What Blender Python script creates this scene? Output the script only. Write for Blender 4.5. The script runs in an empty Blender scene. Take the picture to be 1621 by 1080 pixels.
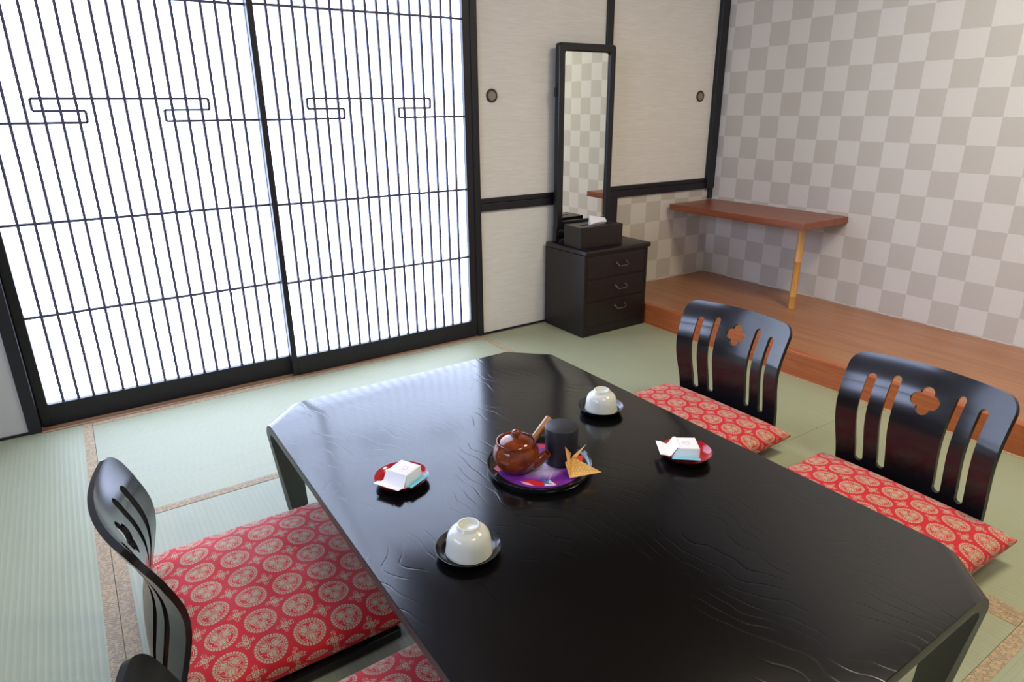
import bpy, bmesh, math, random
from math import sin, cos, pi, radians, hypot, atan2, sqrt
from mathutils import Vector, Matrix

scene = bpy.context.scene
COL = scene.collection
random.seed(4)

# ------------------------------------------------------------------ materials
class G:
    """tiny node-graph builder"""
    def __init__(self, name):
        self.mat = bpy.data.materials.new(name)
        self.mat.use_nodes = True
        self.nt = self.mat.node_tree
        self.nt.nodes.clear()
        self.out = self.nt.nodes.new('ShaderNodeOutputMaterial')
        self.b = self.nt.nodes.new('ShaderNodeBsdfPrincipled')
        self.nt.links.new(self.b.outputs[0], self.out.inputs[0])
    def node(self, t, **kw):
        n = self.nt.nodes.new(t)
        for k, v in kw.items():
            setattr(n, k, v)
        return n
    def put(self, sock, v):
        if isinstance(v, bpy.types.NodeSocket):
            self.nt.links.new(v, sock)
        elif isinstance(v, (tuple, list)) and sock.type == 'RGBA':
            sock.default_value = (*v[:3], 1)
        else:
            sock.default_value = v
    def m(self, op, a, b=None, c=None, clamp=False):
        n = self.node('ShaderNodeMath', operation=op, use_clamp=clamp)
        self.put(n.inputs[0], a)
        if b is not None: self.put(n.inputs[1], b)
        if c is not None: self.put(n.inputs[2], c)
        return n.outputs[0]
    def add(self, a, b): return self.m('ADD', a, b)
    def sub(self, a, b): return self.m('SUBTRACT', a, b)
    def mul(self, a, b): return self.m('MULTIPLY', a, b)
    def mx(self, a, b): return self.m('MAXIMUM', a, b)
    def mn(self, a, b): return self.m('MINIMUM', a, b)
    def lt(self, a, b): return self.m('LESS_THAN', a, b)
    def gt(self, a, b): return self.m('GREATER_THAN', a, b)
    def step(self, x, a, b):      # smooth 0..1 between a and b
        n = self.node('ShaderNodeMapRange', interpolation_type='SMOOTHSTEP')
        self.put(n.inputs[0], x); self.put(n.inputs[1], a); self.put(n.inputs[2], b)
        n.inputs[3].default_value = 0; n.inputs[4].default_value = 1
        return n.outputs[0]
    def band(self, x, a, b, s=.01):
        return self.mul(self.step(x, a - s, a + s), self.sub(1, self.step(x, b - s, b + s)))
    def coord(self, kind='Object'):
        return self.node('ShaderNodeTexCoord').outputs[kind]
    def uv(self): return self.coord('UV')
    def xyz(self, v):
        n = self.node('ShaderNodeSeparateXYZ'); self.put(n.inputs[0], v)
        return n.outputs
    def vec(self, x, y, z=0.0):
        n = self.node('ShaderNodeCombineXYZ')
        for i, v in enumerate((x, y, z)): self.put(n.inputs[i], v)
        return n.outputs[0]
    def scale(self, v, s):
        n = self.node('ShaderNodeVectorMath', operation='MULTIPLY')
        self.put(n.inputs[0], v); n.inputs[1].default_value = s
        return n.outputs[0]
    def noise(self, v, scale=5, detail=3, rough=.55, dist=0.0, color=False):
        n = self.node('ShaderNodeTexNoise')
        self.put(n.inputs['Vector'], v)
        n.inputs['Scale'].default_value = scale; n.inputs['Detail'].default_value = detail
        n.inputs['Roughness'].default_value = rough; n.inputs['Distortion'].default_value = dist
        return n.outputs['Color' if color else 0]
    def mix(self, f, a, b):
        n = self.node('ShaderNodeMix', data_type='RGBA')
        self.put(n.inputs[0], f); self.put(n.inputs[6], a); self.put(n.inputs[7], b)
        return n.outputs[2]
    def bump(self, h, strength=.3, dist=.001):
        n = self.node('ShaderNodeBump')
        n.inputs['Strength'].default_value = strength; n.inputs['Distance'].default_value = dist
        self.put(n.inputs['Height'], h)
        self.put(self.b.inputs['Normal'], n.outputs[0])
    def base(self, c, rough=.5, spec=.5, metal=0.0):
        self.put(self.b.inputs['Base Color'], c)
        self.put(self.b.inputs['Roughness'], rough)
        self.put(self.b.inputs['Specular IOR Level'], spec)
        self.put(self.b.inputs['Metallic'], metal)
        return self

def plain(name, c, rough=.5, spec=.5, metal=0.0, var=.08, nscale=30):
    g = G(name)
    n = g.noise(g.coord(), nscale, 3)
    col = g.mix(n, tuple(x * (1 - var) for x in c), tuple(min(1, x * (1 + var)) for x in c))
    return g.base(col, rough, spec, metal).mat

def srgb(r, g, b):
    f = lambda v: (v / 255 / 12.92) if v / 255 <= .04045 else ((v / 255 + .055) / 1.055) ** 2.4
    return (f(r), f(g), f(b))

M = {}
# dark lacquered timber of frames, chest, mirror
def lacquer(name, c, rough, bumpy=.08, axis=(40, 40, 4)):
    g = G(name)
    n = g.noise(g.scale(g.coord(), axis), 3, 4, .6)
    col = g.mix(n, tuple(x * .75 for x in c), tuple(x * 1.25 for x in c))
    g.base(col, rough)
    g.bump(n, bumpy, .0006)
    return g.mat
M['frame'] = lacquer('dark_frame_timber', (.0100, .0090, .0130), .45)
M['lattice'] = plain('lattice_timber_bloom_tint', (.080, .074, .128), .55)  # dark bars; bloom from the bright paper is put into this violet tint
M['chest'] = lacquer('dark_chest_timber', (.0105, .0068, .0070), .36)
M['mirror_frame'] = lacquer('mirror_frame_timber', (.0085, .0080, .0090), .36)
M['chair'] = lacquer('chair_lacquer', (.0085, .0072, .0085), .19, .02)
M['chair'].node_tree.nodes['Principled BSDF'].inputs['Specular IOR Level'].default_value = .55
M['glass'] = plain('mirror_silver', (.86, .90, .84), .015, .5, 1.0, .002)
M['iron'] = plain('dark_iron', (.20, .18, .17), .35, .5, .9)
M['bronze'] = plain('dark_bronze', (.075, .055, .040), .45, .5, .6)
M['bronze_dish'] = plain('worn_bronze', (.30, .26, .22), .5, .5, .3)

# black lacquered table top with raised grain
g = G('table_lacquer')
oc = g.coord()
warp = g.noise(oc, 2.4, 3, .55, color=True)
wv = g.node('ShaderNodeVectorMath', operation='MULTIPLY_ADD')
g.put(wv.inputs[0], warp); wv.inputs[1].default_value = (.42, .22, 0); g.put(wv.inputs[2], oc)
sx = g.xyz(wv.outputs[0])
rings = g.m('FRACT', g.mul(g.add(sx[0], g.mul(sx[1], .22)), 26.0))
groove = g.sub(1, g.band(rings, .46, .54, .05))
fine = g.noise(g.scale(oc, (160, 12, 1)), 2, 3)
mask = g.step(g.noise(oc, 6.0, 2), .38, .56)
h = g.add(g.mul(g.sub(groove, 1), mask), g.mul(fine, .04))
g.base(g.mix(fine, (.0018, .0018, .0021), (.0030, .0029, .0032)), .165, .55)
g.bump(h, .29, .0005)
M['table'] = g.mat
M['table_edge'] = lacquer('table_edge_lit_lacquer', (.046, .044, .039), .42, .05)  # black lacquer greyed: light from screens and floor put into the edge colour

# tatami: uv.x across the ridges (metres), uv.y along
g = G('tatami_rush')
u = g.xyz(g.uv())
ridge = g.m('SINE', g.mul(u[0], 2 * pi / .0148))
line = g.step(ridge, .78, 1.0)
str_ = g.noise(g.vec(g.mul(u[0], 9), g.mul(u[1], 160)), 1.5, 3)
patch = g.noise(g.vec(g.mul(u[0], 60), g.mul(u[1], 3)), 1, 3)
c = g.mix(patch, srgb(157, 163, 133), srgb(171, 175, 146))
c = g.mix(g.mul(str_, .35), c, srgb(146, 148, 112))
c = g.mix(g.mul(line, .20), c, srgb(115, 122, 92))
g.base(c, .50, .45)
g.bump(g.add(g.mul(ridge, .26), g.mul(str_, .7)), .5, .0012)
M['tatami'] = g.mat

# brocade mat border: uv metres
g = G('border_brocade')
u = g.xyz(g.uv())
p = .0085
a = g.m('FLOORED_MODULO', g.add(u[0], u[1]), p); b = g.m('FLOORED_MODULO', g.sub(u[0], u[1]), p)
la = g.lt(a, p * .16); lb = g.lt(b, p * .16)
cell = g.node('ShaderNodeTexWhiteNoise', noise_dimensions='2D')
g.put(cell.inputs['Vector'], g.vec(g.m('FLOOR', g.m('DIVIDE', g.add(u[0], u[1]), p)), g.m('FLOOR', g.m('DIVIDE', g.sub(u[0], u[1]), p))))
cv = cell.outputs['Value']
c = g.mix(g.gt(cv, .55), srgb(152, 130, 104), srgb(176, 152, 118))
c = g.mix(g.gt(cv, .90), c, srgb(192, 166, 112))
c = g.mix(g.mx(la, lb), c, srgb(190, 174, 146))
g.base(c, .7, .3)
M['border'] = g.mat

# paper of sliding screens, lit from the veranda outside
g = G('screen_paper')
n = g.noise(g.scale(g.coord(), (60, 60, 14)), 1, 4)
g.base((.85, .85, .86), .8, .2)
g.put(g.b.inputs['Emission Color'], g.mix(n, (.60, .715, 1.0), (.64, .745, 1.0)))
g.b.inputs['Emission Strength'].default_value = 7.8
M['paper'] = g.mat
g = G('window_paper')
g.base((.85, .85, .86), .8, .2)
n = g.noise(g.coord(), 8, 2)
g.put(g.b.inputs['Emission Color'], g.mix(n, (.57, .67, 1.0), (.60, .70, 1.0)))
g.b.inputs['Emission Strength'].default_value = 10.2
M['window_paper'] = g.mat

# fusuma paper with horizontal fibres
g = G('fusuma_paper')
oc = g.coord()
f1 = g.noise(g.scale(oc, (9, 9, 210)), 1, 5, .7)
f2 = g.noise(oc, 2.5, 3)
c = g.mix(g.step(f1, .38, .68), srgb(226, 222, 215), srgb(238, 234, 227))
c = g.mix(g.mul(f2, .25), c, srgb(230, 225, 215))
g.base(c, .75, .25); g.bump(f1, .12, .0006)
M['fusuma'] = g.mat
g = G('white_plaster')
n = g.noise(g.coord(), 14, 4)
g.base(g.mix(n, srgb(184, 183, 178), srgb(194, 193, 188)), .8, .2)
M['plaster'] = g.mat

# checkered wallpaper; uv = metres measured so that a cell corner is at 0,0
g = G('checkered_wallpaper')
u = g.xyz(g.uv())
s = 8.0
wob = g.noise(g.uv(), 60, 2)
ux = g.mul(g.add(u[0], g.mul(g.sub(wob, .5), .004)), 1 / .1262)
uy = g.mul(g.add(u[1], g.mul(g.sub(wob, .5), .004)), 1 / .1253)
par = g.m('FLOORED_MODULO', g.add(g.m('FLOOR', ux), g.m('FLOOR', uy)), 2.0)
par = g.gt(par, .5)
weave = g.add(g.mul(g.m('SINE', g.mul(u[0], 2 * pi / .0036)), .5), g.mul(g.m('SINE', g.mul(u[1], 2 * pi / .0042)), .5))
fib = g.noise(g.scale(g.uv(), (300, 40, 1)), 1, 3)
lt_ = g.mix(fib, srgb(212, 206, 194), srgb(221, 215, 204))
dk_ = g.mix(fib, srgb(192, 185, 172), srgb(202, 195, 182))
g.base(g.mix(par, lt_, dk_), .8, .2)
g.bump(g.add(g.mul(weave, .3), fib), .2, .0006)
M['checker'] = g.mat

def wood(name, c1, c2, rough, sc=(3, 60, 60), ring=1.2):
    g = G(name)
    v = g.scale(g.coord(), sc)
    n = g.noise(v, 1, 4, .6, ring)
    c = g.mix(g.step(n, .3, .7), c1, c2)
    g.base(c, rough); g.bump(n, .08, .0006)
    return g.mat
M['alcove_top'] = wood('alcove_board', srgb(156, 104, 70), srgb(176, 122, 84), .33, (26, 1.6, 26))
M['alcove_front'] = wood('alcove_front_board', srgb(166, 84, 42), srgb(190, 106, 55), .38, (40, 2.0, 40))
M['shelf'] = wood('shelf_board', srgb(122, 66, 46), srgb(150, 84, 54), .35, (40, 3, 40))
M['bamboo'] = wood('bamboo_cane', srgb(196, 138, 66), srgb(218, 164, 88), .35, (40, 40, 3))
M['sill'] = wood('sill_timber', srgb(158, 124, 96), srgb(184, 148, 116), .45, (2, 50, 50))
M['sill_groove'] = plain('sill_groove', srgb(52, 34, 28), .5)
M['ceiling'] = wood('ceiling_board', srgb(96, 72, 52), srgb(114, 88, 64), .6, (30, 2, 30))  # out of view; brown kept dark to dim its reflection in the table

# zabuton brocade; uv in metres, cushion centre at 0,0
def brocade(name, ox, oy):
    g = G(name)
    P = .083
    u = g.xyz(g.uv())
    ux = g.mul(g.add(u[0], ox), 1 / P); uy = g.mul(g.add(u[1], oy), 1 / P)
    fx = g.sub(g.m('FRACT', ux), .5); fy = g.sub(g.m('FRACT', uy), .5)
    r = g.m('SQRT', g.add(g.mul(fx, fx), g.mul(fy, fy)))
    th = g.m('ARCTAN2', fy, fx)
    # fringe
    dash = g.m('SINE', g.mul(th, 30))
    rim = g.mul(g.band(r, .350, .412, .008), g.gt(dash, -.62))
    ring = g.band(r, .310, .330, .006)
    # three leaves
    tot = None; veins = None
    for k in range(3):
        a = k * 2 * pi / 3 + .5
        cx, cy = .158 * cos(a), .158 * sin(a)
        dx = g.sub(fx, cx); dy = g.sub(fy, cy)
        lx = g.add(g.mul(dx, cos(a)), g.mul(dy, sin(a)))
        ly = g.sub(g.mul(dy, cos(a)), g.mul(dx, sin(a)))
        d = g.m('SQRT', g.add(g.mul(lx, lx), g.mul(g.mul(ly, ly), .75)))
        leaf = g.lt(d, .125)
        ang = g.m('ARCTAN2', ly, g.add(lx, .14))
        vein = g.lt(g.m('ABSOLUTE', g.m('SINE', g.mul(ang, 7))), .26)
        inner = g.band(d, .086, .100, .004)
        lf = g.mul(leaf, g.sub(1, g.mx(vein, inner)))
        tot = lf if tot is None else g.mx(tot, lf)
        veins = leaf if veins is None else g.mx(veins, leaf)
    sp = g.node('ShaderNodeTexVoronoi'); g.put(sp.inputs['Vector'], g.vec(ux, uy)); sp.inputs['Scale'].default_value = 26
    speck = g.lt(sp.outputs['Distance'], .36)
    field = g.mul(g.mul(g.lt(r, .30), g.sub(1, veins)), speck)
    med = g.mx(g.mx(rim, ring), g.mx(tot, field))
    # small four-petal flower on the cell corners
    qx = g.sub(g.m('FRACT', g.add(ux, .5)), .5); qy = g.sub(g.m('FRACT', g.add(uy, .5)), .5)
    q = g.m('SQRT', g.add(g.mul(qx, qx), g.mul(qy, qy)))
    qt = g.m('ARCTAN2', qy, qx)
    lim = g.add(.185, g.mul(.060, g.m('COSINE', g.mul(qt, 4))))
    sp2 = g.node('ShaderNodeTexVoronoi'); g.put(sp2.inputs['Vector'], g.vec(ux, uy)); sp2.inputs['Scale'].default_value = 21
    sp2.inputs['Randomness'].default_value = .35
    dots = g.mul(g.lt(q, lim), g.lt(sp2.outputs['Distance'], .40))
    core = g.mx(g.band(q, .045, .075, .006), g.lt(q, .02))
    flower = g.mul(g.mx(dots, core), g.gt(r, .435))
    pat = g.mx(med, flower)
    nz = g.noise(g.vec(ux, uy), 60, 2)
    red = g.mix(nz, srgb(190, 22, 34), srgb(214, 40, 50))
    crm = g.mix(nz, srgb(172, 160, 128), srgb(198, 190, 158))
    pat = g.mul(pat, g.step(g.noise(g.vec(ux, uy), 95, 1), .24, .36))
    g.base(g.mix(pat, red, crm), .75, .3)
    g.bump(g.add(pat, nz), .35, .0006)
    if 'Sheen Weight' in g.b.inputs:
        g.b.inputs['Sheen Weight'].default_value = .15
        g.b.inputs['Sheen Roughness'].default_value = .4
    return g.mat
M['brocade'] = brocade('cushion_brocade', .020, .030)

def ceramic(name, c, rough=.12, var=.05, sc=12):
    g = G(name)
    n = g.noise(g.coord(), sc, 3)
    g.base(g.mix(n, tuple(x * (1 - var) for x in c), tuple(min(1, x * (1 + var)) for x in c)), rough, .5)
    return g.mat
M['cup'] = ceramic('pale_celadon', srgb(214, 215, 200), .14, .03)
M['saucer'] = ceramic('black_lacquer_saucer', (.012, .011, .013), .16, .1)
M['red_lacquer'] = ceramic('red_lacquer', srgb(176, 28, 38), .16, .1)
M['plate_back'] = ceramic('plate_dark_back', srgb(90, 16, 20), .2, .1)
g = G('brown_glaze')
n = g.noise(g.scale(g.coord(), (34, 34, 22)), 1, 4, .6)
n2 = g.noise(g.coord(), 22, 3)
g.base(g.mix(g.step(n, .35, .7), g.mix(n2, srgb(84, 32, 15), srgb(112, 46, 20)), srgb(138, 62, 26)), .13)
M['pot'] = g.mat
M['pot_handle'] = wood('pot_handle_glaze', srgb(150, 98, 56), srgb(186, 134, 84), .3, (60, 60, 60))
M['canister'] = plain('matt_black_canister', (.016, .015, .019), .42, .5)
M['tray'] = ceramic('black_tray_lacquer', (.010, .009, .010), .14, .1)
g = G('purple_print')
oc = g.coord(); s3 = g.xyz(oc)
rr = g.m('SQRT', g.add(g.m('POWER', g.add(s3[0], .002), 2.0), g.m('POWER', g.add(s3[1], .012), 2.0)))
rr = g.add(rr, g.mul(g.sub(g.noise(oc, 22, 2), .5), .03))
g.base(g.mix(g.step(rr, .012, .066), srgb(206, 190, 226), srgb(122, 44, 150)), .3)
M['purple'] = g.mat
M['print_red'] = plain('print_red', srgb(214, 44, 42), .35)
M['print_pink'] = plain('print_pink', srgb(238, 178, 200), .35)
M['print_blue'] = plain('print_blue', srgb(70, 132, 186), .35)
M['print_white'] = plain('print_white', srgb(226, 218, 236), .35)
M['white_paper'] = plain('white_paper', srgb(240, 238, 238), .6, .3, 0, .02)
M['blue_paper'] = plain('blue_paper', srgb(120, 205, 222), .6, .3, 0, .04)
M['pink_ink'] = plain('pink_ink', srgb(232, 200, 200), .6, .3)
g = G('origami_paper')
oc = g.coord()
vor = g.node('ShaderNodeTexVoronoi'); g.put(vor.inputs['Vector'], oc); vor.inputs['Scale'].default_value = 190
vor.inputs['Randomness'].default_value = .3
g.base(g.mix(g.step(vor.outputs['Distance'], .25, .5), srgb(246, 222, 128), srgb(242, 176, 92)), .6, .3)
M['origami'] = g.mat
M['origami_plain'] = plain('origami_plain', srgb(236, 184, 116), .6, .3)
M['origami_red'] = plain('origami_red', srgb(208, 66, 40), .6, .3)

# ------------------------------------------------------------------ geometry helpers
def obj(name, bm, mats, parent=None, smooth=None):
    me = bpy.data.meshes.new(name)
    bmesh.ops.recalc_face_normals(bm, faces=bm.faces[:])
    bm.to_mesh(me); bm.free()
    for m_ in (mats if isinstance(mats, (list, tuple)) else [mats]):
        me.materials.append(m_)
    if smooth is not None:
        for p in me.polygons: p.use_smooth = True
        me.set_sharp_from_angle(angle=radians(smooth))
    o = bpy.data.objects.new(name, me)
    COL.objects.link(o)
    if parent: o.parent = parent
    return o

def thing(name, label, cat, loc=(0, 0, 0), rz=0.0, group=None):
    o = bpy.data.objects.new(name, None)
    o.empty_display_size = .05
    COL.objects.link(o)
    o.location = loc; o.rotation_euler = (0, 0, rz)
    tag(o, label, cat, group)
    return o

def tag(o, label, cat, group=None, kind=None):
    o['label'] = label; o['category'] = cat
    if group: o['group'] = group
    if kind: o['kind'] = kind
    return o

def structure(o, label, cat):
    return tag(o, label, cat, kind='structure')

def part(o, label):
    o['label'] = label
    return o

def box(bm, x0, x1, y0, y1, z0, z1, bev=0.0, seg=2, mi=0):
    vs = [bm.verts.new((x, y, z)) for x in (x0, x1) for y in (y0, y1) for z in (z0, z1)]
    idx = [(0, 1, 3, 2), (4, 6, 7, 5), (0, 4, 5, 1), (2, 3, 7, 6), (0, 2, 6, 4), (1, 5, 7, 3)]
    fs = [bm.faces.new([vs[i] for i in f]) for f in idx]
    for f in fs: f.material_index = mi
    if bev > 0:
        es = list({e for f in fs for e in f.edges})
        r = bmesh.ops.bevel(bm, geom=es, offset=bev, segments=seg, affect='EDGES', profile=.5)
        for f in r['faces']: f.material_index = mi
    return fs

def new_box(*a, **k):
    bm = bmesh.new(); box(bm, *a, **k); return bm

def prism(bm, pts, z0, z1, mi=0):
    lo = [bm.verts.new((x, y, z0)) for x, y in pts]; hi = [bm.verts.new((x, y, z1)) for x, y in pts]
    n = len(pts)
    fs = [bm.faces.new(lo[::-1]), bm.faces.new(hi)]
    for i in range(n):
        j = (i + 1) % n
        fs.append(bm.faces.new((lo[i], lo[j], hi[j], hi[i])))
    for f in fs: f.material_index = mi
    return fs

def lathe(bm, prof, n=64, mi=0, center=(0, 0, 0)):
    rings = []
    for r, z in prof:
        if r < 1e-6:
            rings.append([bm.verts.new((center[0], center[1], center[2] + z))])
        else:
            rings.append([bm.verts.new((center[0] + r * cos(2 * pi * i / n), center[1] + r * sin(2 * pi * i / n), center[2] + z)) for i in range(n)])
    for a, b in zip(rings, rings[1:]):
        for i in range(n):
            j = (i + 1) % n
            if len(a) == 1 and len(b) == 1: continue
            if len(a) == 1: f = bm.faces.new((a[0], b[i], b[j]))
            elif len(b) == 1: f = bm.faces.new((a[i], b[0], a[j]))
            else: f = bm.faces.new((a[i], b[i], b[j], a[j]))
            f.material_index = mi
    return rings

def tube(bm, pts, rad, n=16, cap=True, mi=0):
    pts = [Vector(p) for p in pts]
    rs = rad if isinstance(rad, (list, tuple)) else [rad] * len(pts)
    up = Vector((0, 0, 1)); rings = []
    for i, p in enumerate(pts):
        t = (pts[min(i + 1, len(pts) - 1)] - pts[max(i - 1, 0)]).normalized()
        a = t.cross(up)
        if a.length < 1e-4: a = t.cross(Vector((1, 0, 0)))
        a.normalize(); b = a.cross(t)
        rings.append([bm.verts.new(p + (a * cos(2 * pi * k / n) + b * sin(2 * pi * k / n)) * rs[i]) for k in range(n)])
    for a, b in zip(rings, rings[1:]):
        for k in range(n):
            f = bm.faces.new((a[k], a[(k + 1) % n], b[(k + 1) % n], b[k])); f.material_index = mi
    if cap:
        for r in (rings[0][::-1], rings[-1]):
            f = bm.faces.new(r); f.material_index = mi
    return rings

def sheet(bm, quads, t=.0006, mi=0):
    """thin folded paper: list of polygons (3-D points) given thickness t"""
    for q in quads:
        q = [Vector(p) for p in q]
        nrm = (q[1] - q[0]).cross(q[2] - q[0]).normalized() * (t / 2)
        a = [bm.verts.new(p + nrm) for p in q]; b = [bm.verts.new(p - nrm) for p in q]
        fs = [bm.faces.new(a), bm.faces.new(b[::-1])]
        for i in range(len(q)):
            j = (i + 1) % len(q)
            fs.append(bm.faces.new((a[i], b[i], b[j], a[j])))
        for f in fs: f.material_index = mi

def planar_uv(o, fn):
    me = o.data
    uvl = me.uv_layers.new(name='UVMap')
    for l in me.loops:
        uvl.data[l.index].uv = fn(me.vertices[l.vertex_index].co)

# ------------------------------------------------------------------ camera
cam_d = bpy.data.cameras.new('camera'); cam = bpy.data.objects.new('camera', cam_d)
COL.objects.link(cam)
f_px, yaw, pit, rol = 1036.076, 0.587435608, 0.343125755, 0.008036087
fw = Vector((sin(yaw) * cos(pit), cos(yaw) * cos(pit), -sin(pit)))
rt = Vector((cos(yaw), -sin(yaw), 0)); dn = fw.cross(rt)
rt2 = cos(rol) * rt + sin(rol) * dn; dn2 = -sin(rol) * rt + cos(rol) * dn
mat = Matrix((rt2, -dn2, -fw)).transposed().to_4x4()
mat.translation = (0, 0, 1.18)
cam.matrix_world = mat
cam_d.sensor_width = 36.0; cam_d.lens = f_px / 1621 * 36.0
cam_d.clip_start = .05; cam_d.clip_end = 50
scene.camera = cam

# ------------------------------------------------------------------ room shell
YB, XR, XL, YF, ZC = 2.93, 3.53, -2.60, -1.7, 2.62
XRISER = 2.632
FZ = -.055                                   # board floor under the mats
o = obj('floor', new_box(XL - .1, XR + .1, YF - .1, YB + .25, FZ - .05, FZ), M['sill'])
structure(o, 'board floor under the straw mats', 'floor')
o = obj('ceiling', new_box(XL - .1, XR + .1, YF - .1, YB + .25, ZC, ZC + .06), M['ceiling'])
structure(o, 'plain dark brown ceiling above the room', 'ceiling')
WY0, WY1, WZ0, WZ1 = -.20, 2.70, 1.30, 2.45      # paper window in the left wall
bm = bmesh.new()
box(bm, XL - .1, XL, YF, WY0, FZ, ZC); box(bm, XL - .1, XL, WY1, YB + .2, FZ, ZC)
box(bm, XL - .1, XL, WY0, WY1, FZ, WZ0); box(bm, XL - .1, XL, WY0, WY1, WZ1, ZC)
o = obj('wall_left', bm, M['plaster'])
structure(o, 'white plaster wall on the left side', 'wall')
o = obj('wall_front', new_box(XL - .1, XR + .1, YF - .1, YF, FZ, ZC), M['plaster'])
structure(o, 'white plaster wall facing the paper screens', 'wall')
o = obj('wall_right', new_box(XR, XR + .1, YF, YB, FZ, ZC), M['checker'])
planar_uv(o, lambda c: (-(c.y - 2.8570) + .1262 * 40, c.z - 1.1225 + .1253 * 20))
structure(o, 'beige and grey checkered wallpaper wall behind the wooden alcove platform', 'wall')

# back wall, built in pieces round the openings
bm = bmesh.new()
box(bm, XL, -.300, YB, YB + .10, FZ, ZC)                # plaster left of the screens
box(bm, -.300, 1.759, YB - .01, YB + .14, 2.42, ZC)     # above the screens
box(bm, 1.759, XR, YB + .03, YB + .10, 2.06, ZC)
o = obj('wall_back', bm, M['plaster'])
structure(o, 'white plaster wall beside and above the paper screens', 'wall')
o = obj('wall_back', new_box(1.759, 2.60, YB, YB + .08, .008, .672), M['fusuma'])
structure(o, 'low off-white paper panel left of the dark chest', 'wall')
o = obj('wall_back', new_box(2.70, XR, YB, YB + .08, FZ, .672), M['checker'])
planar_uv(o, lambda c: (c.x - 2.698 + .1262 * 21, c.z - .4988 + .1253 * 20))
structure(o, 'checkered wallpaper strip under the sliding panel, right of the chest', 'wall')

tn = [0]
def trim(label, bm, m, smooth=None):
    tn[0] += 1
    o = obj('trim_%d' % tn[0], bm, m, None, smooth)
    return structure(o, label, 'trim')
FR = M['frame']
trim('dark post at the left edge of the paper screens', new_box(-.300, -.258, YB - .012, YB + .12, .0, 2.42, bev=.003), FR)
trim('dark post between the paper screens and the off-white panels', new_box(1.722, 1.760, YB - .012, YB + .12, .0, 2.42, bev=.003), FR)
trim('dark lintel above the paper screens', new_box(-.258, 1.722, YB - .012, YB + .12, 2.354, 2.42, bev=.003), FR)
bm = bmesh.new()
box(bm, 1.760, 3.463, YB - .016, YB + .09, .672, .712, bev=.003)
box(bm, 1.760, 3.463, YB - .010, YB + .09, .713, .737, bev=.002)
trim('dark rail below the two off-white sliding panels', bm, FR)
trim('dark lintel above the off-white sliding panels', new_box(1.760, 3.463, YB - .012, YB + .09, 2.0, 2.06), FR)
bm = bmesh.new()
box(bm, 3.463, 3.529, YB - .030, YB, .672, 2.06, bev=.003)
box(bm, 3.500, 3.529, YB - .022, YB, .606, .672, bev=.002)
trim('dark corner post beside the checkered wall', bm, FR)
trim('dark short post behind the chest and mirror', new_box(2.60, 2.70, YB - .016, YB + .08, .0, .672, bev=.003), FR)
bm = bmesh.new()
box(bm, XL, -.300, YB - .006, YB, 0, .010)
trim('thin dark strip at the foot of the white wall left of the screens', bm, FR)
bm = bmesh.new()
box(bm, 1.760, 2.600, YB - .004, YB + .05, .0, .009)
trim('thin dark strip at the foot of the low off-white panel', bm, FR)
# grooved sill
bm = bmesh.new()
box(bm, -.258, 1.722, YB - .025, YB + .145, -.05, -.010, mi=1)
for a, b in ((YB - .025, YB - .010), (YB + .016, YB + .026), (YB + .052, YB + .145)):
    box(bm, -.258, 1.722, a, b, -.010, .0035, mi=0)
trim('brown grooved sill under the paper screens', bm, [M['sill'], M['sill_groove']])

# ------------------------------------------------------------------ paper window, left wall
bm = bmesh.new()
for a, b in ((WY0, WY0 + .04), (WY1 - .04, WY1), ((WY0 + WY1) / 2 - .025, (WY0 + WY1) / 2 + .025)):
    box(bm, XL - .06, XL + .01, a, b, WZ0, WZ1)
for a, b in ((WZ0, WZ0 + .04), (WZ1 - .04, WZ1)):
    box(bm, XL - .058, XL + .008, WY0 + .04, WY1 - .04, a, b)
wn = obj('window_1', bm, FR)
structure(wn, 'paper window in the white wall on the left side', 'window')
bm = new_box(XL - .05, XL - .048, WY0 + .02, WY1 - .02, WZ0 + .02, WZ1 - .02)
part(obj('paper', bm, M['window_paper'], wn), 'pale backlit paper')

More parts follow.
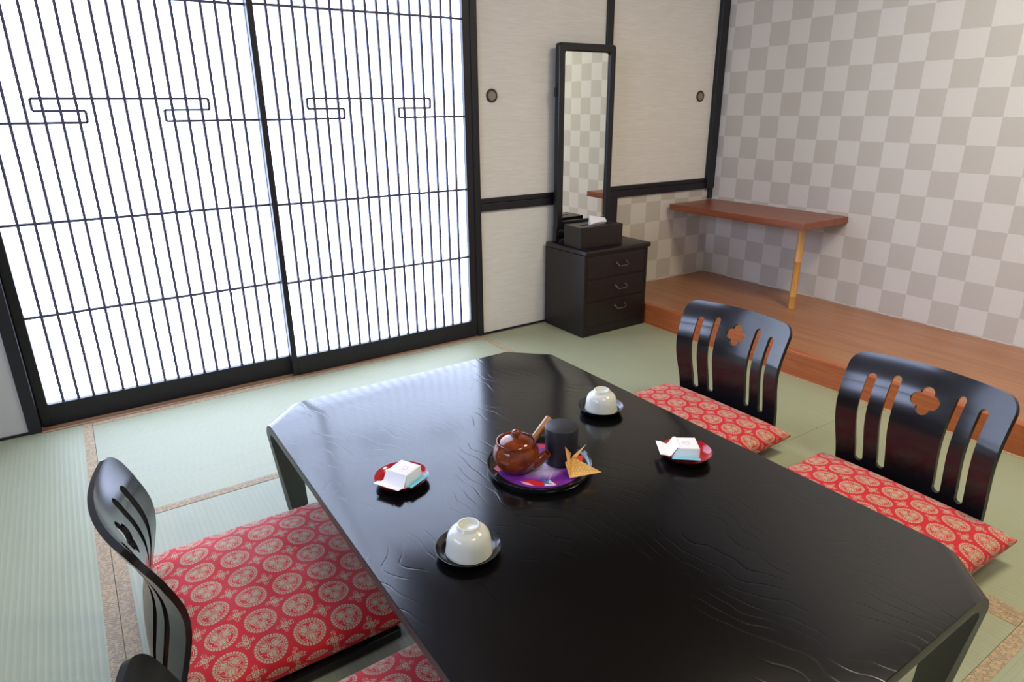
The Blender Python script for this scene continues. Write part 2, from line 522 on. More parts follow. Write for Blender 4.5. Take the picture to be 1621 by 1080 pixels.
# ------------------------------------------------------------------ paper screens
def screen(n, x0, x1, y0, y1, gx0, gx1, label):
    """x0..x1 outer, gx0..gx1 the papered opening, y0 the room face"""
    z0, z1 = .004, 2.352
    pb, pt = .092, 2.305
    bm = bmesh.new()
    box(bm, x0, gx0, y0, y1, z0, z1, bev=.002)
    box(bm, gx1, x1, y0, y1, z0, z1, bev=.002)
    box(bm, gx0, gx1, y0, y1, z0, pb); box(bm, gx0, gx1, y0, y1, pt, z1)
    fr = obj('door_%d' % n, bm, FR)
    structure(fr, label, 'sliding door')
    p = (gx1 - gx0) / 18.0
    yl0, yl1 = y0 + .012, y1 - .008
    w = .0049
    bm = bmesh.new()
    for k in range(1, 18):
        x = gx0 + p * k
        box(bm, x - w, x + w, yl0, yl1, pb, pt)
    yh0, yh1 = yl0 - .0015, yl1
    def hbar(xa, xb, z, hw=.0046): box(bm, xa, xb, yh0, yh1, z - hw, z + hw)
    def vbar(x, za, zb): box(bm, x - .0044, x + .0044, yh0, yh1, za, zb)
    for z in (.443, .790, 1.570, 1.95):
        hbar(gx0, gx1, z)
    A, B, Cc, D = gx0 + 3.40 * p, gx0 + 6.46 * p, gx0 + 11.45 * p, gx0 + 14.55 * p
    hw = .0044
    hbar(A, D, 1.2215, hw); hbar(A, B, 1.180, hw); hbar(Cc, D, 1.180, hw)
    hbar(gx0, B, 1.139, hw); hbar(Cc, gx1, 1.139, hw)
    vbar(A, 1.180, 1.2215); vbar(D, 1.180, 1.2215); vbar(B, 1.139, 1.180); vbar(Cc, 1.139, 1.180)
    part(obj('lattice', bm, M['lattice'], fr), 'fine dark lattice with a stepped key motif')
    bm = new_box(gx0, gx1, y1 - .007, y1 - .005, pb, pt)
    part(obj('paper', bm, M['paper'], fr), 'bright white backlit paper')
    return fr
screen(1, -.257, .760, YB + .028, YB + .058, -.2225, .7195, 'left paper lattice screen, set behind its right-hand neighbour')
screen(2, .720, 1.721, YB - .008, YB + .022, .745, 1.682, 'right paper lattice screen, beside the off-white panels')

# ------------------------------------------------------------------ off-white sliding panels
def pull(parent, x, z, y):
    bm = bmesh.new()
    prof = [(0, .0032), (.0215, .0032), (.0225, .006), (.025, .0085), (.030, .008), (.0325, .004), (.0325, -.002)]
    lathe(bm, [(r, zz) for r, zz in prof], 40)
    bmesh.ops.rotate(bm, verts=bm.verts[:], cent=(0, 0, 0), matrix=Matrix.Rotation(pi / 2, 3, 'X'))
    for f in bm.faces:
        c = f.calc_center_median()
        f.material_index = 1 if hypot(c.x, c.z) < .0222 else 0
    bmesh.ops.translate(bm, verts=bm.verts[:], vec=(x, y, z))
    return part(obj('pull', bm, [M['bronze'], M['bronze_dish']], parent, 40), 'round bronze finger pull')
o = obj('door_3', new_box(1.760, 2.572, YB, YB + .03, .738, 2.0), M['fusuma'])
structure(o, 'off-white sliding panel left of the mirror, next to the paper screens', 'sliding door')
pull(o, 1.841, 1.235, YB)
d4 = obj('door_4', new_box(2.617, 3.463, YB, YB + .03, .738, 2.0), M['fusuma'])
structure(d4, 'off-white sliding panel right of the mirror, next to the checkered wall', 'sliding door')
pull(d4, 3.355, 1.235, YB)
obj('frame_stile', new_box(2.572, 2.617, YB - .014, YB + .03, .738, 2.0, bev=.002), FR, d4)

# ------------------------------------------------------------------ straw mats
def mat_thing(x0, x1, y0, y1, along, heri, label):
    """along: 'x' or 'y' direction of the ridges; heri: list of (x0,x1,y0,y1) border strips"""
    r = thing('straw_mat', label, 'mat', ((x0 + x1) / 2, (y0 + y1) / 2, FZ), 0, 'straw mats of the floor')
    cx, cy = (x0 + x1) / 2, (y0 + y1) / 2
    g_ = .0006
    b = obj('mat_body', new_box(x0 - cx + g_, x1 - cx - g_, y0 - cy + g_, y1 - cy - g_, 0, -FZ), M['tatami'], r)
    if along == 'y': planar_uv(b, lambda c: (c.x, c.y))
    else: planar_uv(b, lambda c: (c.y, c.x))
    for hx0, hx1, hy0, hy1 in heri:
        h_ = obj('border', new_box(hx0 - cx + g_, hx1 - cx - g_, hy0 - cy + g_, hy1 - cy - g_, -FZ - .0005, -FZ + .0009), M['border'], r)
        planar_uv(h_, lambda c: (c.x, c.y))
        part(h_, 'brown gold brocade border')
H = .034
YS = YB - .025                                # front of the sill
XA, XM, XB_ = -.092, .812, 1.722
Y1, Y2 = 2.058, .366
mat_thing(-.975, XA, .90, YB - .007, 'y', [(XA - H, XA, .90, YB - .007)], 'green straw mat at the far left below the white wall')
mat_thing(XA, XB_, Y1, YS, 'x', [(XA, XB_, YS - H, YS), (XA, XB_, Y1, Y1 + H)], 'green straw mat lying along the foot of the paper screens')
mat_thing(XA, XM, Y2, Y1, 'y', [(XA, XA + H, Y2, Y1), (XM - H, XM, Y2, Y1)], 'green straw mat under the chairs on the left of the table')
mat_thing(XM, XB_, Y2, Y1, 'y', [(XM, XM + H, Y2, Y1), (XB_ - H, XB_, Y2, Y1)], 'green straw mat under the right half of the table')
mat_thing(XB_, XRISER - .001, 1.237, YB - .018, 'y', [(XB_, XB_ + H, 1.237, YB - .018), (XRISER - .001 - .02, XRISER - .001, 1.237, YB - .018)], 'green straw mat in front of the dark chest')
mat_thing(XB_, XRISER - .001, -.45, 1.237, 'y', [(XB_, XB_ + H, -.45, 1.237), (XRISER - .001 - .02, XRISER - .001, -.45, 1.237)], 'green straw mat under the nearest chair on the right')
mat_thing(XA, XB_, -.50, Y2, 'x', [(XA, XB_, Y2 - H, Y2), (XA, XB_, -.50, -.50 + H)], 'green straw mat by the near end of the table')

bm = bmesh.new()
box(bm, XL, -.976, YF, YB - .007, FZ, 0); box(bm, -.975, XRISER - .001, YF, -.501, FZ, 0); box(bm, -.975, XA - .001, -.50, .899, FZ, 0)
o = obj('floor', bm, M['tatami'])
planar_uv(o, lambda c: (c.x, c.y))
structure(o, 'rest of the straw mat floor at the left and near side', 'floor')

# ------------------------------------------------------------------ alcove platform
r = thing('alcove_platform', 'low reddish brown wooden platform along the checkered wall', 'platform', (3.08, .6, FZ))
bx = lambda x0, x1, y0, y1, z0, z1, **k: new_box(x0 - 3.08, x1 - 3.08, y0 - .6, y1 - .6, z0 - FZ, z1 - FZ, **k)
obj('top_board', bx(XRISER + .030, XR - .001, YF + .002, YB - .001, FZ, .114), M['alcove_top'], r)
part(obj('front_board', bx(XRISER, XRISER + .0295, YF + .002, YB - .018, FZ, .1150, bev=.003), M['alcove_front'], r), 'orange brown front board')

# ------------------------------------------------------------------ shelf on a bamboo leg
r = thing('corner_shelf', 'reddish brown wooden shelf in the alcove corner on one bamboo leg', 'shelf', (3.225, 2.04, .114))
obj('shelf_board', new_box(3.122 - 3.225, 3.5285 - 3.225, 1.968 - 2.04, 2.898 - 2.04, .566 - .114, .603 - .114, bev=.002), M['shelf'], r)
bm = bmesh.new()
prof = [(.0, .0008), (.019, .0008)]
for z, rr in ((.02, .019), (.068, .0185), (.072, .0205), (.076, .0185), (.262, .0178), (.266, .0200), (.270, .0178), (.452, .0172)):
    prof.append((rr, z))
prof.append((0, .452))
lathe(bm, prof, 28)
part(obj('leg', bm, M['bamboo'], r, 35), 'yellow bamboo pole leg')

# ------------------------------------------------------------------ low table
TX, TY, TH = .8495, 1.106, .335
r = thing('low_table', 'long black lacquered low table with cut corners and bent legs', 'table', (TX, TY, 0))
HX, HY, CH, RB, TK = .4985, .779, .060, .052, .027
k = CH + RB * sqrt(2)
pts = [(HX - k, HY), (-HX + k, HY), (-HX, HY - k), (-HX, -HY + k), (-HX + k, -HY), (HX - k, -HY), (HX, -HY + k), (HX, HY - k)]
bm = bmesh.new()
prism(bm, pts[::-1], TH - TK, TH)
es = [e for e in bm.edges if abs(e.verts[0].co.z - e.verts[1].co.z) < 1e-6
      and not (abs(abs(e.verts[0].co.x) - abs(e.verts[1].co.x)) > 1e-4 and abs(abs(e.verts[0].co.y) - abs(e.verts[1].co.y)) > 1e-4)]
bmesh.ops.bevel(bm, geom=es, offset=.002, segments=2, affect='EDGES', profile=.5)
for f in bm.faces: f.material_index = 1 if abs(f.normal.z) < .3 else 0
bm.normal_update()
for f in bm.faces: f.material_index = 1 if abs(f.normal.z) < .3 else 0
obj('tabletop', bm, [M['table'], M['table_edge']], r, 25)
w0 = CH * sqrt(2)
for sx_, sy_ in ((-1, 1), (1, 1), (1, -1), (-1, -1)):
    dirv = Vector((sx_, sy_, 0)).normalized(); side = Vector((-dirv.y, dirv.x, 0))
    org = Vector((sx_ * (HX - CH / 2), sy_ * (HY - CH / 2), 0))      # middle of the silhouette chamfer
    prof = []
    for i in range(0, 11):
        a = i / 10 * pi / 2
        prof.append((-RB + RB * sin(a), TH - RB + RB * cos(a), -RB + (RB - TK) * sin(a), TH - RB + (RB - TK) * cos(a)))
    for i in range(1, 13):
        t = i / 12
        z = (TH - RB) * (1 - t) + .0012 * t
        d = -.030 * t
        prof.append((d, z, d - TK + .004 * t, z))
    bm = bmesh.new(); rows = []
    for i, (d, z, d2, z2) in enumerate(prof):
        if i <= 10:
            hw, hw2 = w0 / 2 - d, w0 / 2 - d2
        else:
            t = (i - 10) / 12
            hw = w0 / 2 - .012 * t; hw2 = w0 / 2 + TK * (1 - t * .6) - .012 * t
        rows.append([[bm.verts.new(org + dirv * dd + side * (hh * (2 * j / 6 - 1)) + Vector((0, 0, zz))) for j in range(7)]
                     for dd, zz, hh in ((d, z, hw), (d2, z2, hw2))])
    for A, B in zip(rows, rows[1:]):
        for j in range(6):
            bm.faces.new((A[0][j], A[0][j + 1], B[0][j + 1], B[0][j]))
            bm.faces.new((A[1][j], B[1][j], B[1][j + 1], A[1][j + 1]))
        for j in (0, 6):
            f = bm.faces.new((A[0][j], B[0][j], B[1][j], A[1][j])); f.material_index = 1
    for R_ in (rows[0], rows[-1]):
        for j in range(6):
            bm.faces.new((R_[0][j], R_[0][j + 1], R_[1][j + 1], R_[1][j]))
    obj('leg', bm, [M['table'], M['table_edge']], r, 40)

# ------------------------------------------------------------------ legless chairs
def sd_back(y, s):
    w = .217 + .013 * min(1, max(0, s / .40))
    top = .448 - .002 * (y / .22) ** 2
    rc = .040
    qx, qz = abs(y) - w + rc, s - top + rc
    d = hypot(max(qx, 0), max(qz, 0)) + min(max(qx, qz), 0) - rc
    h = 1e9
    for sg in (-1, 1):
        for (yb, yt, zt) in ((.150, .157, .376), (.084, .091, .386)):
            ax, az, bx_, bz = sg * yb, .098, sg * yt, zt
            px, pz = y - ax, s - az; ex, ez = bx_ - ax, bz - az
            t = max(0, min(1, (px * ex + pz * ez) / (ex * ex + ez * ez)))
            h = min(h, hypot(px - ex * t, pz - ez * t) - (.0118 + .0012 * t))
    for a in range(4):
        h = min(h, hypot(y - .0215 * cos(a * pi / 2), (s - .352) - .0215 * sin(a * pi / 2)) - .0195)
    h = min(h, hypot(y, s - .352) - .018)
    return max(d, -h)

def back_profile(s):
    P = [(0, -.006), (.06, -.008), (.12, -.004), (.18, .006), (.235, .013), (.29, .009), (.36, -.013), (.46, -.054)]
    for (a, va), (b, vb) in zip(P, P[1:]):
        if s <= b:
            # catmull-ish smoothing
            i = P.index((a, va))
            v0 = P[max(i - 1, 0)][1]; v3 = P[min(i + 2, len(P) - 1)][1]
            t = (s - a) / (b - a)
            return .5 * (2 * va + (vb - v0) * t + (2 * v0 - 5 * va + 4 * vb - v3) * t * t + (3 * va - v0 - 3 * vb + v3) * t ** 3)
    return P[-1][1]

def backrest_mesh():
    st = .004
    ny = int(.48 / st); nz = int(.47 / st)
    bm = bmesh.new(); V = {}
    def vert(i, j):
        if (i, j) not in V: V[(i, j)] = bm.verts.new((0, -.24 + i * st, j * st))
        return V[(i, j)]
    for i in range(ny):
        for j in range(nz):
            if sd_back(-.24 + (i + .5) * st, (j + .5) * st) < 0:
                bm.faces.new((vert(i, j), vert(i + 1, j), vert(i + 1, j + 1), vert(i, j + 1)))
    e = 1e-4
    for v in bm.verts:
        if v.is_boundary and v.co.z > 1e-5:
            y, z = v.co.y, v.co.z
            for _ in range(4):
                d = sd_back(y, z)
                gx = (sd_back(y + e, z) - sd_back(y - e, z)) / (2 * e); gz = (sd_back(y, z + e) - sd_back(y, z - e)) / (2 * e)
                l = max(.25, gx * gx + gz * gz)
                y -= d * gx / l; z -= d * gz / l
            v.co.y, v.co.z = y, max(z, 0)
    for v in bm.verts:
        y, s = v.co.y, v.co.z
        c = .020 + .024 * min(1, s / .3)
        v.co.x = back_profile(s) + c * (y / .22) ** 2 - .008
    T = .0125
    fs = bm.faces[:]
    bmesh.ops.recalc_face_normals(bm, faces=fs)
    bm.normal_update()
    ret = bmesh.ops.duplicate(bm, geom=fs)
    vm = ret['vert_map']
    b_edges = [e_ for e_ in bm.edges if e_.is_boundary and e_.verts[0] in vm and e_.verts[1] in vm]
    front = [v for v in vm if isinstance(v, bmesh.types.BMVert) and any(f in set(v.link_faces) for f in v.link_faces)]
    seen = set(f for f in fs)
    orig_v = {v for f in fs for v in f.verts}
    nrm = {v: v.normal.copy() for v in orig_v}
    for v in orig_v:
        sgn = 1 if nrm[v].x > 0 else -1
        w_ = vm[v]
        w_.co = v.co - nrm[v] * (T * sgn)
    done = set()
    for e_ in [e_ for f in fs for e_ in f.edges]:
        if e_ in done or len([f for f in e_.link_faces if f in seen]) != 1: continue
        done.add(e_)
        a, b = e_.verts
        bm.faces.new((a, b, vm[b], vm[a]))
    return bm

G_CH = 'legless chairs round the low table'
ch0 = thing('floor_chair', '', 'chair', (0, 0, 0), 0, G_CH)
bk = obj('backrest', backrest_mesh(), M['chair'], ch0, 50)
part(bk, 'curved black slatted back with a four-petal cut-out')
bv = bk.modifiers.new('edge', 'BEVEL'); bv.width = .0028; bv.segments = 2; bv.limit_method = 'ANGLE'; bv.angle_limit = radians(60); bv.use_clamp_overlap = True
bm = new_box(.006, .464, -.236, .236, .006, .034, bev=.004)
box(bm, .02, .445, -.200, -.170, .0012, .007); box(bm, .02, .445, .170, .200, .0012, .007)
obj('seat', bm, M['chair'], ch0)

def copy_thing(src):
    c = src.copy(); COL.objects.link(c)
    for ch in src.children:
        d = ch.copy(); COL.objects.link(d); d.parent = c
    return c
spots = [((-.014, 1.386), radians(1.2), 'black legless chair left of the table, with its whole red cushion in view'),
         ((-.024, .706), radians(2.0), 'black legless chair at the bottom left corner, only its back top showing'),
         ((2.006, 1.494), pi + radians(2.5), 'black legless chair right of the table, nearer the dark chest'),
         ((1.974, .790), pi - radians(1.0), 'black legless chair at the near right end of the table')]
for i, ((x, y), a, lab) in enumerate(spots):
    c = ch0 if i == 0 else copy_thing(ch0)
    c.location = (x, y, 0); c.rotation_euler = (0, 0, a); c['label'] = lab

# cushions
def cushion_mesh(a, b, n=56):
    bm = bmesh.new(); rows = {0: [], 1: []}
    zs, Ht, Hb = .036, .050, .030
    for side in (0, 1):
        for i in range(n + 1):
            row = []
            for j in range(n + 1):
                # denser near the rim
                u = sin((i / n - .5) * pi); v = sin((j / n - .5) * pi)
                x = a * u * (1 - .030 * (1 - v * v)); y = b * v * (1 - .030 * (1 - u * u))
                k = max(0, (1 - u * u) * (1 - v * v))
                rim = i in (0, n) or j in (0, n)
                if side == 0:
                    z = zs + Ht * k ** .30 + .004 * sin(9 * u + 2) * sin(7 * v + 1) * k
                else:
                    z = max(.0008, zs - (zs + .02) * k ** .30)
                if rim and side == 1: row.append(rows[0][i][j])
                else: row.append(bm.verts.new((x, y, z)))
            rows[side].append(row)
    for side in (0, 1):
        R_ = rows[side]
        for i in range(n):
            for j in range(n):
                q = (R_[i][j], R_[i + 1][j], R_[i + 1][j + 1], R_[i][j + 1])
                bm.faces.new(q if side == 0 else q[::-1])
    # cloth length along the section from the middle, so the weave is not stretched on the sides
    uvs = {}
    R_ = rows[0]; h_ = n // 2
    def run(seq):
        out = [0.0] * (n + 1)
        for k in range(h_ + 1, n + 1): out[k] = out[k - 1] + (seq[k].co - seq[k - 1].co).length
        for k in range(h_ - 1, -1, -1): out[k] = out[k + 1] - (seq[k].co - seq[k + 1].co).length
        return out
    cols = [run([R_[i][j] for i in range(n + 1)]) for j in range(n + 1)]
    lns = [run(R_[i]) for i in range(n + 1)]
    for i in range(n + 1):
        for j in range(n + 1):
            uvs[R_[i][j]] = (cols[max(4, min(n - 4, j))][i], lns[max(4, min(n - 4, i))][j])
    uvl = bm.loops.layers.uv.new('UVMap')
    for f in bm.faces:
        for l in f.loops:
            l[uvl].uv = uvs.get(l.vert, (l.vert.co.x, l.vert.co.y))
    return bm
cu0 = obj('seat_cushion', cushion_mesh(.258, .286), M['brocade'], None, 180)
cspots = [((.236, 1.430), 0.0, 'red brocade cushion on the chair left of the table'),
          ((.248, .770), radians(1.0), 'red brocade cushion at the bottom edge, on the nearest left chair'),
          ((1.712, 1.462), pi + radians(1.0), 'red brocade cushion on the right-hand chair nearer the dark chest'),
          ((1.690, .765), pi - radians(1.0), 'red brocade cushion on the chair at the near right of the table')]
for i, ((x, y), a, lab) in enumerate(cspots):
    c = cu0 if i == 0 else cu0.copy()
    if i: COL.objects.link(c)
    c.location = (x, y, .0345); c.rotation_euler = (0, 0, a)
    tag(c, lab, 'cushion', 'red brocade cushions on the legless chairs')

# ------------------------------------------------------------------ cups and saucers
def make_cup(loc, lab):
    r = thing('teacup', lab, 'cup', loc, random.uniform(0, 6), 'upturned teacups')
    bm = bmesh.new()
    prof = [(0, .0530), (.017, .0532), (.0188, .0560), (.0200, .0608), (.0218, .0612), (.0232, .0602), (.0236, .0535),
            (.0250, .0525), (.0310, .0505), (.0380, .0447), (.0422, .0370), (.0446, .026), (.0460, .013), (.0475, .0035), (.0482, .0),
            (.0462, .0), (.0445, .010), (.0425, .025), (.0396, .036), (.035, .0425), (.028, .0475), (0, .049)]
    lathe(bm, prof, 72)
    o = obj('bowl', bm, M['cup'], r, 60)
    return r
def make_saucer(loc, lab):
    bm = bmesh.new()
    prof = [(0, .0055), (.051, .0055), (.056, .0080), (.061, .0125), (.0655, .0178), (.0665, .0178), (.0660, .0165), (.061, .0095), (.054, .0042), (.034, .0032),
            (.033, 0), (.030, 0), (.029, .0025), (0, .0025)]
    lathe(bm, prof, 80)
    o = obj('saucer', bm, M['saucer'], None, 45)
    o.location = loc
    return tag(o, lab, 'saucer', 'black saucers under the teacups')
for (x, y, lc, ls) in ((.5335, .966, 'pale teacup turned upside down at the near left of the table', 'black lacquer saucer under the near left teacup'),
                       (1.1860, 1.313, 'pale teacup turned upside down at the far right of the table', 'black lacquer saucer under the far right teacup')):
    make_saucer((x, y, TH), ls)
    make_cup((x + .002, y, TH + .0061), lc)

# ------------------------------------------------------------------ red plates and sweets
def make_plate(loc, lab):
    bm = bmesh.new()
    top = [(0, .0045), (.044, .0045), (.051, .0070), (.059, .0130), (.0635, .0195), (.0645, .0198)]
    bot = [(.0645, .0198), (.0640, .0180), (.060, .0110), (.050, .0042), (.032, .0030), (.031, 0), (.028, 0), (.027, .0022), (0, .0022)]
    lathe(bm, top, 80, 0); lathe(bm, bot, 80, 1)
    bmesh.ops.remove_doubles(bm, verts=bm.verts[:], dist=1e-6)
    o = obj('sweet_plate', bm, [M['red_lacquer'], M['plate_back']], None, 45)
    o.location = loc
    return tag(o, lab, 'plate', 'small red plates holding sweets')
def make_sweet(loc, rz, lab, a=.0275, b=.0295, flip=1):
    r = thing('wrapped_sweet', lab, 'sweet', loc, rz, 'wrapped sweets on red plates')
    z0, z1 = .0032, .0345
    bm = bmesh.new()
    lo = [(-a, -b), (a, -b), (a, b), (-a, b)]
    vs0 = [bm.verts.new((x * 1.04 - (.0125 if x < 0 else 0), y * (1.0 if x < 0 else 1.04), z0 + (.0015 if x < 0 else 0))) for x, y in lo]; vs1 = [bm.verts.new((x, y, z1)) for x, y in lo]
    bm.faces.new(vs0[::-1]); bm.faces.new(vs1)
    for i in range(4):
        j = (i + 1) % 4
        bm.faces.new((vs0[i], vs0[j], vs1[j], vs1[i]))
    bmesh.ops.bevel(bm, geom=bm.edges[:], offset=.0022, segments=2, affect='EDGES', profile=.5)
    part(obj('packet', bm, M['white_paper'], r, 50), 'small white paper packet')
    # faint pink brush print on top
    bm = bmesh.new()
    for x, y, lx, ly, an in ((-.008, .006, .0075, .0011, .5), (.001, .007, .0065, .0010, -.4), (-.003, .000, .0095, .0010, .15), (.006, -.001, .0060, .0012, 1.1),
                             (-.006, -.007, .0060, .0010, -.7), (.004, -.008, .0070, .0011, .3)):
        c_, s_ = cos(an), sin(an)
        prism(bm, [(x + c_ * u - s_ * v, y + s_ * u + c_ * v) for u, v in ((-lx, -ly * .4), (0, -ly), (lx, -ly * .3), (lx, ly * .3), (0, ly), (-lx, ly * .4))], z1 + .0001, z1 + .0004)
    part(obj('print', bm, M['pink_ink'], r), 'faint pink print')
    # wrapper slip: from the top edge down over the side and out over the plate rim
    bm = bmesh.new()
    e = .0012
    P = [(-a * .80, z1 + e), (-a - .0015, z1 + e), (-a - .0145, .0150), (-a - .020, .0135), (-a - .030, .0185), (-a - .044, .0205)]
    W = [b * .98, b * 1.0, b * 1.02, b * 1.12, b * 1.22, b * 1.20]
    for (x0, zz0), (x1, zz1), wa, wb in zip(P, P[1:], W, W[1:]):
        sheet(bm, [[(x0, -wa, zz0), (x0, wa, zz0), (x1, wb, zz1), (x1, -wb, zz1)]], .0007)
    part(obj('wrapper_flap', bm, M['white_paper'], r, 30), 'loose white wrapper flap hanging over the rim')
    # pale blue slip under the packet, sticking out on the viewer's side
    bm = bmesh.new()
    zb = .0024
    sheet(bm, [[(-a - .004, -b * .8, zb), (a, -b * .8, zb), (a, b * .4, zb), (-a - .004, b * .4, zb)],
               [(-a - .016, -b - .0180, .0190), (a - .002, -b - .0215, .0180), (a - .004, -b * .8, zb), (-a - .004, -b * .8, zb)],
               [(-a - .017, -b - .0230, .0170), (a - .004, -b - .0265, .0160), (a - .002, -b - .0215, .0180), (-a - .016, -b - .0180, .0190)]], .0007)
    part(obj('paper_slip', bm, M['blue_paper'], r), 'pale blue paper slip')
    return r
make_plate((.535, 1.284, TH), 'small red lacquer plate at the left of the table')
make_sweet((.5420, 1.2820, TH + .0042), radians(28), 'white wrapped sweet on the red plate at the left of the table')
make_plate((1.186, .984, TH), 'small red lacquer plate at the right of the table')
make_sweet((1.1845, .9835, TH + .0056), radians(-36), 'white wrapped sweet on the red plate at the right of the table')

# ------------------------------------------------------------------ tea tray
TRX, TRY = .848, 1.154
r = thing('round_tray', 'round black tray with a purple and red printed lining', 'tray', (TRX, TRY, TH))
bm = bmesh.new()
lathe(bm, [(0, .0060), (.119, .0060), (.1235, .0075), (.1265, .0130), (.1285, .0170), (.1308, .0170), (.1310, .0150), (.1290, .006), (.1250, .0), (0, .0)], 96)
obj('tray_body', bm, M['tray'], r, 45)
bm = bmesh.new()
lathe(bm, [(0, .0072), (.1070, .0072), (.1070, .0061), (0, .0061)], 96)
lin = part(obj('lining', bm, M['purple'], r, 45), 'purple lining fading to pale lilac')
PR = dict(front=[(-.0849, -.0387), (-.0604, -.0465), (-.0403, -.0754), (-.0513, -.0866), (-.0715, -.0697), (-.0832, -.0558)],
          pink=[(-.0849, -.0387), (-.0724, -.0558), (-.0688, -.0716), (-.0832, -.0558)],
          left=[(-.1064, .0478), (-.0925, .0545), (-.096, .0257), (-.1045, .0294)],
          back=[(.0566, .0824), (.0702, .073), (.0591, .0581), (.0499, .0669)],
          white=[(-.0403, -.0754), (-.0237, -.0717), (-.0228, -.0998), (-.0495, -.0878)],
          red2=[(-.0233, -.0896), (-.0148, -.0929), (-.0237, -.0992)],
          right=[(.0753, -.0556), (.102, -.0333), (.1023, -.0434), (.0734, -.0652)])
INK = [M['print_red'], M['print_pink'], M['print_white'], M['print_blue']]
INKN = ['red printed shape', 'pink printed shape', 'white printed shape', 'blue printed lines']
for i, (key, mi) in enumerate((('front', 0), ('left', 0), ('back', 0), ('right', 0), ('white', 2), ('pink', 1), ('red2', 0))):
    bm = bmesh.new()
    prism(bm, PR[key], .0073, .0075 + .0001 * i)
    part(obj('print', bm, INK[mi], lin), INKN[mi])
def stroke(a, b, w, z):
    d = Vector((b[0] - a[0], b[1] - a[1])); nn = Vector((-d.y, d.x)).normalized() * w
    prism(bm, [(a[0] - nn.x, a[1] - nn.y), (b[0] - nn.x * .4, b[1] - nn.y * .4), (b[0] + nn.x * .4, b[1] + nn.y * .4), (a[0] + nn.x, a[1] + nn.y)], .0082, z)
o0 = (-.0372, -.0825)
bm = bmesh.new()
stroke(o0, (.0141, -.0405), .0007, .0084)
part(obj('print', bm, INK[2], lin), 'thin white printed line')
bm = bmesh.new()
for i, (bx_, by_) in enumerate(((-.0284, -.0481), (-.0365, -.056), (-.0425, -.0655), (-.024, -.070), (-.0465, -.078), (-.030, -.092))):
    stroke(o0, (bx_, by_), .0016, .0085 + .0001 * i)
part(obj('print', bm, INK[3], lin), INKN[3])

# teapot
r = thing('teapot', 'brown glazed side-handled teapot on the round tray', 'teapot', (.790, 1.172, TH + .0086))
bm = bmesh.new()
body = [(0, .0005), (.034, .0005), (.036, .0), (.040, .003), (.050, .016), (.0555, .030), (.0565, .040), (.0545, .052), (.0500, .062), (.0478, .066),
        (.0486, .0735), (.0482, .0758), (.0462, .0762), (.0444, .0735), (.044, .064), (.048, .054), (.052, .040), (.048, .018), (.034, .005), (0, .004)]
lathe(bm, body, 72)
obj('body', bm, M['pot'], r, 40)
bm = bmesh.new()
lathe(bm, [(0, .0680), (.0425, .0680), (.0430, .0700), (.041, .0738), (.030, .0795), (.014, .0835), (0, .0842)], 64)
lid = obj('lid', bm, M['pot'], r, 40)
bm = bmesh.new()
lathe(bm, [(0, .0836), (.0060, .0836), (.0056, .0872), (.0085, .0905), (.0106, .0955), (.0094, .1010), (.0052, .1040), (0, .1046)], 32)
obj('knob', bm, M['pot'], lid, 60)
d = Vector((.66, -.75, 0)).normalized()
bm = bmesh.new()
pp = [d * .044 + Vector((0, 0, .026)), d * .054 + Vector((0, 0, .029)), d * .063 + Vector((0, 0, .035)), d * .070 + Vector((0, 0, .043)), d * .0775 + Vector((0, 0, .0515))]
rings = tube(bm, pp, [.0205, .0170, .0130, .0106, .0102], 24, cap=False)
rin = [[bm.verts.new(v.co.copy()) for v in rg] for rg in (rings[-1], rings[-2], rings[-3])]
for rg, p, k_ in zip(rin, (pp[-1] + Vector((0, 0, .0004)), pp[-2], pp[-3]), (.70, .62, .55)):
    for v in rg: v.co = p + (v.co - p) * k_
n_ = 24
for A, B in ((rings[-1], rin[0]), (rin[0], rin[1]), (rin[1], rin[2])):
    for k_ in range(n_):
        bm.faces.new((A[k_], A[(k_ + 1) % n_], B[(k_ + 1) % n_], B[k_]))
bm.faces.new(rin[2])
obj('spout', bm, M['pot'], r, 50)
bm = bmesh.new()
hd = Vector((.130, .034, 0))
hp = [Vector((.043, .012, .040)), Vector((.054, .015, .046)), Vector((.064, .0175, .052)), Vector((.100, .0275, .070)), Vector((.126, .034, .084))]
tube(bm, hp, [.0110, .0100, .0088, .0100, .0110], 24)
part(obj('handle', bm, M['pot_handle'], r, 50), 'light brown straight handle')

# tea canister
r = thing('tea_canister', 'matt black cylindrical tea canister on the round tray', 'canister', (.9035, 1.139, TH + .0076))
bm = bmesh.new()
lathe(bm, [(0, 0), (.0395, 0), (.0408, .0015), (.0410, .064), (0, .064)], 72)
obj('body', bm, M['canister'], r, 40)
bm = bmesh.new()
lathe(bm, [(0, .0645), (.0412, .0645), (.0415, .0945), (.0408, .0965), (.0395, .0972), (0, .0972)], 72)
obj('lid', bm, M['canister'], r, 40)

# origami crane
r = thing('origami_crane', 'folded orange and yellow paper crane leaning over the tray rim', 'paper crane', (.868, 1.0585, TH + .0088))
L0 = Vector((.868, 1.0585, TH + .0088))
P3 = lambda x, y, z: Vector((x, y, z)) - L0
bm = bmesh.new()
belly = P3(.8665, 1.0575, .3450); back_l = P3(.876, 1.088, .3700); back_r = P3(.903, 1.062, .3720); hump = P3(.890, 1.076, .3860)
foot2 = P3(.880, 1.0525, .3455)
sheet(bm, [[belly, back_l, hump], [belly, hump, back_r], [back_l, foot2, belly], [foot2, back_r, hump], [back_l, hump, foot2]], .0008)
obj('body', bm, M['origami'], r)
bm = bmesh.new()
tipw = P3(.9285, 1.014, .3620)
sheet(bm, [[belly, back_r, tipw], [hump, tipw, foot2]], .0008)
obj('wing', bm, M['origami'], r)
bm = bmesh.new()
tw2 = P3(.934, 1.086, .3720)
